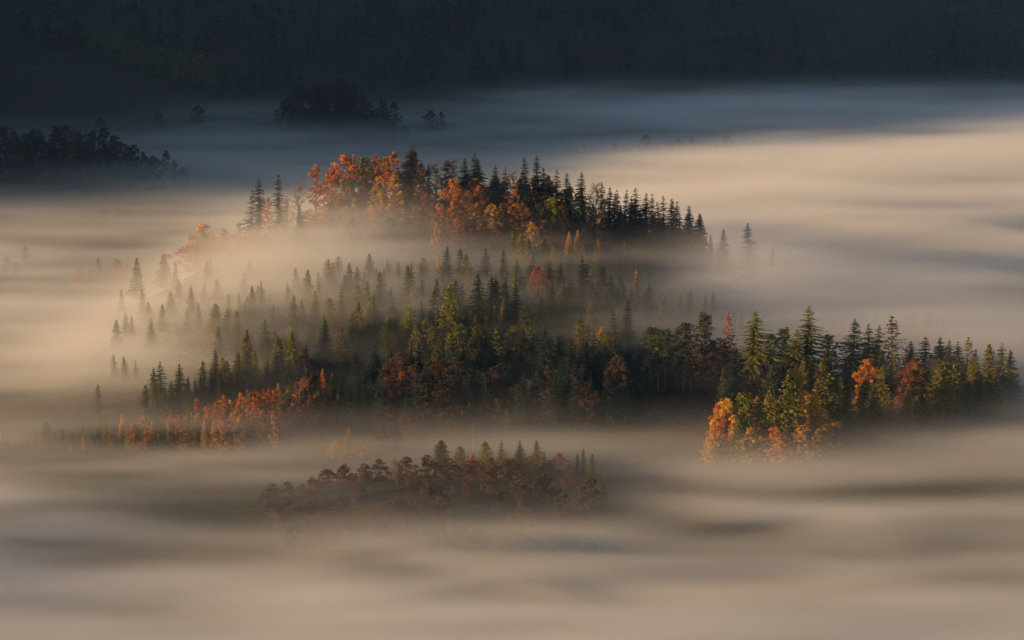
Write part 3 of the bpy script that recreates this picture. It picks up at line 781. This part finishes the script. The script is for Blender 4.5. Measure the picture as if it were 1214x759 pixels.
def mist_density(x, y, z):
    h = height(x[:, :, :1], y[:, :, :1])
    a = z - h
    # streaks drawn out along the valley
    wx = 26 * (noise3(x / 70.0, y / 45.0, z / 10.0 + 3.0) - 0.5)
    st = 0.62 * fbm((x + wx) / 130.0, (y + wx) / 60.0, z / 8.0, 4) + 0.38 * fbm((x + 2 * wx) / 60.0, (y - wx) / 17.0, z / 4.0 + 8.0, 2)
    big = fbm(x[:, :, :1] / 260.0, y[:, :, :1] / 170.0, 6.1, 2)
    streak = np.clip((st - 0.37) * 6.6, 0.015, 2.9)
    # lake of mist filling the valley, thinner where it runs out against the mountain and round the far left wood
    back = sig((y - 1230) / 60.0)
    far = 1 - 0.994 * sig((y - 2130 - 0.22 * x - 560 * (big - 0.5)) / 110.0)
    farleft = 1 - 0.74 * sig((-x - 100) / 50.0) * sig((y - 1410 - 0.25 * (x + 250)) / 35.0)
    top = 13 + 4 * sig((820 - y) / 30.0) + 10 * (big - 0.5) * 2 + 9 * (fbm((x[:, :, :1] + wx[:, :, :1]) / 150.0, y[:, :, :1] / 38.0, 2.7, 3) - 0.5) * 2 + 12 * back * sig((x + 40) / 80.0) * far + 9 * sig((x - 60) / 40.0) * sig((y - 1010) / 40)
    top = top - 11 * bump(x[:, :, :1], y[:, :, :1], -200, 1310, 52, 70)
    top = top - 9 * sig((y - 845 - 34 * sig((-65 - x) / 14.0)) / 12.0) * sig((985 - y) / 15.0)
    front = sig((868 - y) / 12.0)
    top = top - 6.5 * front
    d = (1 + 1.6 * front) * (0.016 + 0.010 * sig((770 - y) / 22.0)) * sig((top - z) / 4.0) * streak * far * farleft
    # glowing bank creeping over the left slope
    rim = sig((1106 - y - 0.10 * (x + 80)) / 9.0)
    left = 1.3 * rim * bump(x, y, -80, 1077, 44, 30) + 0.42 * bump(x, y, -110, 1050, 60, 55) + 0.6 * bump(x, y, -155, 1000, 55, 45) + 0.75 * bump(x, y, -165, 1085, 42, 50)
    d = d + 0.040 * np.clip(left, 0, 1.3) * np.exp(-(np.clip(a, 0, None) / 15.0) ** 1.6) * (0.35 + 0.65 * streak)
    # thin veils between the rows of trees
    veil = 1.6 * bump(x, y, 20, 1028, 110, 24) + 0.5 * rim * bump(x, y, -10, 1075, 80, 24)
    d = d + 0.011 * veil * np.exp(-(np.clip(a, 0, None) / 12.0) ** 2) * (0.5 + 0.5 * streak)
    wisp = np.clip((fbm((x + wx) / 48.0, (y - wx) / 26.0, z / 7.0 + 1.5, 3) - 0.52) * 9.0, 0, 1.4)
    d = d + 0.0055 * rim * wisp * bump(x, y, -5, 1035, 150, 95, 4) * sig((20 - a) / 3.0)
    # bank on the right shoulder and behind the right row
    d = d + 0.017 * (bump(x, y, 150, 1110, 75, 70) * sig((34 - z) / 5.0) + bump(x, y, 100, 1110, 34, 60) * sig((48 - z) / 4.0)) * (0.4 + 0.6 * streak)
    # the dark wood, the summit and the hollow round the islet stand clear
    clear = 0.95 * bump(x, y, -10, 948, 62, 34) + 0.93 * bump(x, y, -8, 1154, 108, 30, 4)
    hollow = 0.6 * bump(x, y, 185, 1300, 110, 55) + 0.7 * bump(x, y, -115, 918, 62, 26) + 0.85 * bump(x, y, 92, 893, 32, 38) + 0.5 * bump(x, y, 42, 892, 28, 26) + 0.6 * bump(x, y, 150, 905, 40, 24) + 0.80 * np.exp(-((x + 34) / 104.0) ** 4 - ((y - 792 - 0.08 * x) / 60.0) ** 4) + 1.0 * np.exp(-((y - 836 + 0.29 * (x + 170)) / 23.0) ** 2) * sig((40 - x) / 30.0) + 0.8 * bump(x, y, 140, 832, 70, 13) + 0.85 * bump(x, y, 25, 756, 40, 9) + 0.7 * bump(x, y, -125, 744, 45, 9) + 0.8 * bump(x, y, 50, 694, 70, 9) + 0.6 * bump(x, y, 150, 772, 60, 8)  # first term thins the mist to darken it where the knoll's shadow falls
    hollow = hollow + 0.9 * bump(x, y, 108, 1955, 90, 60) + 0.8 * bump(x, y, -150, 2160, 65, 75)
    d = d * (1 - np.clip(clear, 0, 0.97)) * (1 - np.clip(hollow, 0, 0.94))
    return np.where(a < -3, 0, d).astype(np.float32)

def make_mist(name, label, lo, hi, res):
    X = [np.linspace(lo[i], hi[i], res[i]) for i in range(3)]
    gx, gy, gz = np.meshgrid(*X, indexing='ij')
    dens = mist_density(gx, gy, gz)
    dens[[0, -1]] = 0; dens[:, [0, -1]] = 0; dens[:, :, -1] = 0
    dens[dens < 2e-5] = 0
    flat = dens.transpose(2, 1, 0).reshape(-1)          # x runs fastest
    me = bpy.data.meshes.new(name)
    me.vertices.add(len(flat))
    at = me.attributes.new("mist_density", 'FLOAT', 'POINT')
    at.data.foreach_set("value", np.ascontiguousarray(flat))
    me.materials.append(M_MIST)
    ob = bpy.data.objects.new(name, me)
    COL.objects.link(ob)
    ob["kind"] = "stuff"
    ob["category"] = "mist"
    ob["label"] = label
    ng = bpy.data.node_groups.new(name, 'GeometryNodeTree')
    ng.interface.new_socket("Geometry", in_out='INPUT', socket_type='NodeSocketGeometry')
    ng.interface.new_socket("Geometry", in_out='OUTPUT', socket_type='NodeSocketGeometry')
    N, L = ng.nodes.new, ng.links.new
    gi, go = N("NodeGroupInput"), N("NodeGroupOutput")
    pos, sep = N("GeometryNodeInputPosition"), N("ShaderNodeSeparateXYZ")
    L(pos.outputs[0], sep.inputs[0])
    def math_(op, a, b=None):
        n = N("ShaderNodeMath")
        n.operation = op
        for i, q in enumerate((a, b)):
            if q is None:
                continue
            if isinstance(q, (int, float)):
                n.inputs[i].default_value = q
            else:
                L(q, n.inputs[i])
        return n.outputs[0]
    ii = []
    for i in range(3):
        step = (hi[i] - lo[i]) / (res[i] - 1)
        ii.append(math_('ROUND', math_('DIVIDE', math_('SUBTRACT', sep.outputs[i], float(lo[i])), step)))
    index = math_('ADD', ii[0], math_('MULTIPLY', math_('ADD', ii[1], math_('MULTIPLY', ii[2], float(res[1]))), float(res[0])))
    si = N("GeometryNodeSampleIndex")
    si.data_type = 'FLOAT'
    si.domain = 'POINT'
    si.clamp = True
    na = N("GeometryNodeInputNamedAttribute")
    na.data_type = 'FLOAT'
    na.inputs[0].default_value = "mist_density"
    L(gi.outputs[0], si.inputs["Geometry"])
    L(na.outputs[0], si.inputs["Value"])
    L(index, si.inputs["Index"])
    vc = N("GeometryNodeVolumeCube")
    L(si.outputs[0], vc.inputs["Density"])
    vc.inputs["Background"].default_value = 0.0
    vc.inputs["Min"].default_value = lo
    vc.inputs["Max"].default_value = hi
    for i, q in enumerate("XYZ"):
        vc.inputs["Resolution " + q].default_value = res[i]
    sm = N("GeometryNodeSetMaterial")
    sm.inputs["Material"].default_value = M_MIST
    L(vc.outputs[0], sm.inputs[0])
    L(sm.outputs[0], go.inputs[0])
    md = ob.modifiers.new("mist", 'NODES')
    md.node_group = ng
    return ob

make_mist("mist", "pale low mist lying round the wooded knoll and over its slopes", (-340, 600, -2), (340, 1320, 88), (171, 145, 46))
make_mist("mist", "pale mist sheet filling the far valley behind the knoll", (-720, 1320, -2), (820, 2800, 70), (155, 149, 25))

# the air itself
def haze_box():
    m = bpy.data.materials.new("hazy_air")
    m.use_nodes = True
    nt = m.node_tree
    nt.nodes.clear()
    out = nt.nodes.new("ShaderNodeOutputMaterial")
    pv = nt.nodes.new("ShaderNodeVolumePrincipled")
    pv.inputs["Color"].default_value = (0.22, 0.45, 1.0, 1)
    pv.inputs["Density"].default_value = 0.00002
    nt.links.new(pv.outputs[0], out.inputs["Volume"])
    lo = (-3300.0, -600.0, float(GZ.min()) - 1.0)
    hi = (3600.0, 4450.0, float(GZ.max()) + 45.0)
    v = [(x, y, z) for z in (lo[2], hi[2]) for y in (lo[1], hi[1]) for x in (lo[0], hi[0])]
    f = [(0, 2, 3, 1), (4, 5, 7, 6), (0, 1, 5, 4), (2, 6, 7, 3), (0, 4, 6, 2), (1, 3, 7, 5)]
    me = bpy.data.meshes.new("haze")
    me.from_pydata(v, [], f)
    me.materials.append(m)
    o = bpy.data.objects.new("haze", me)
    COL.objects.link(o)
    o["kind"] = "stuff"
    o["label"] = "thin blue autumn air over the whole valley"

if HAZE:
    haze_box()
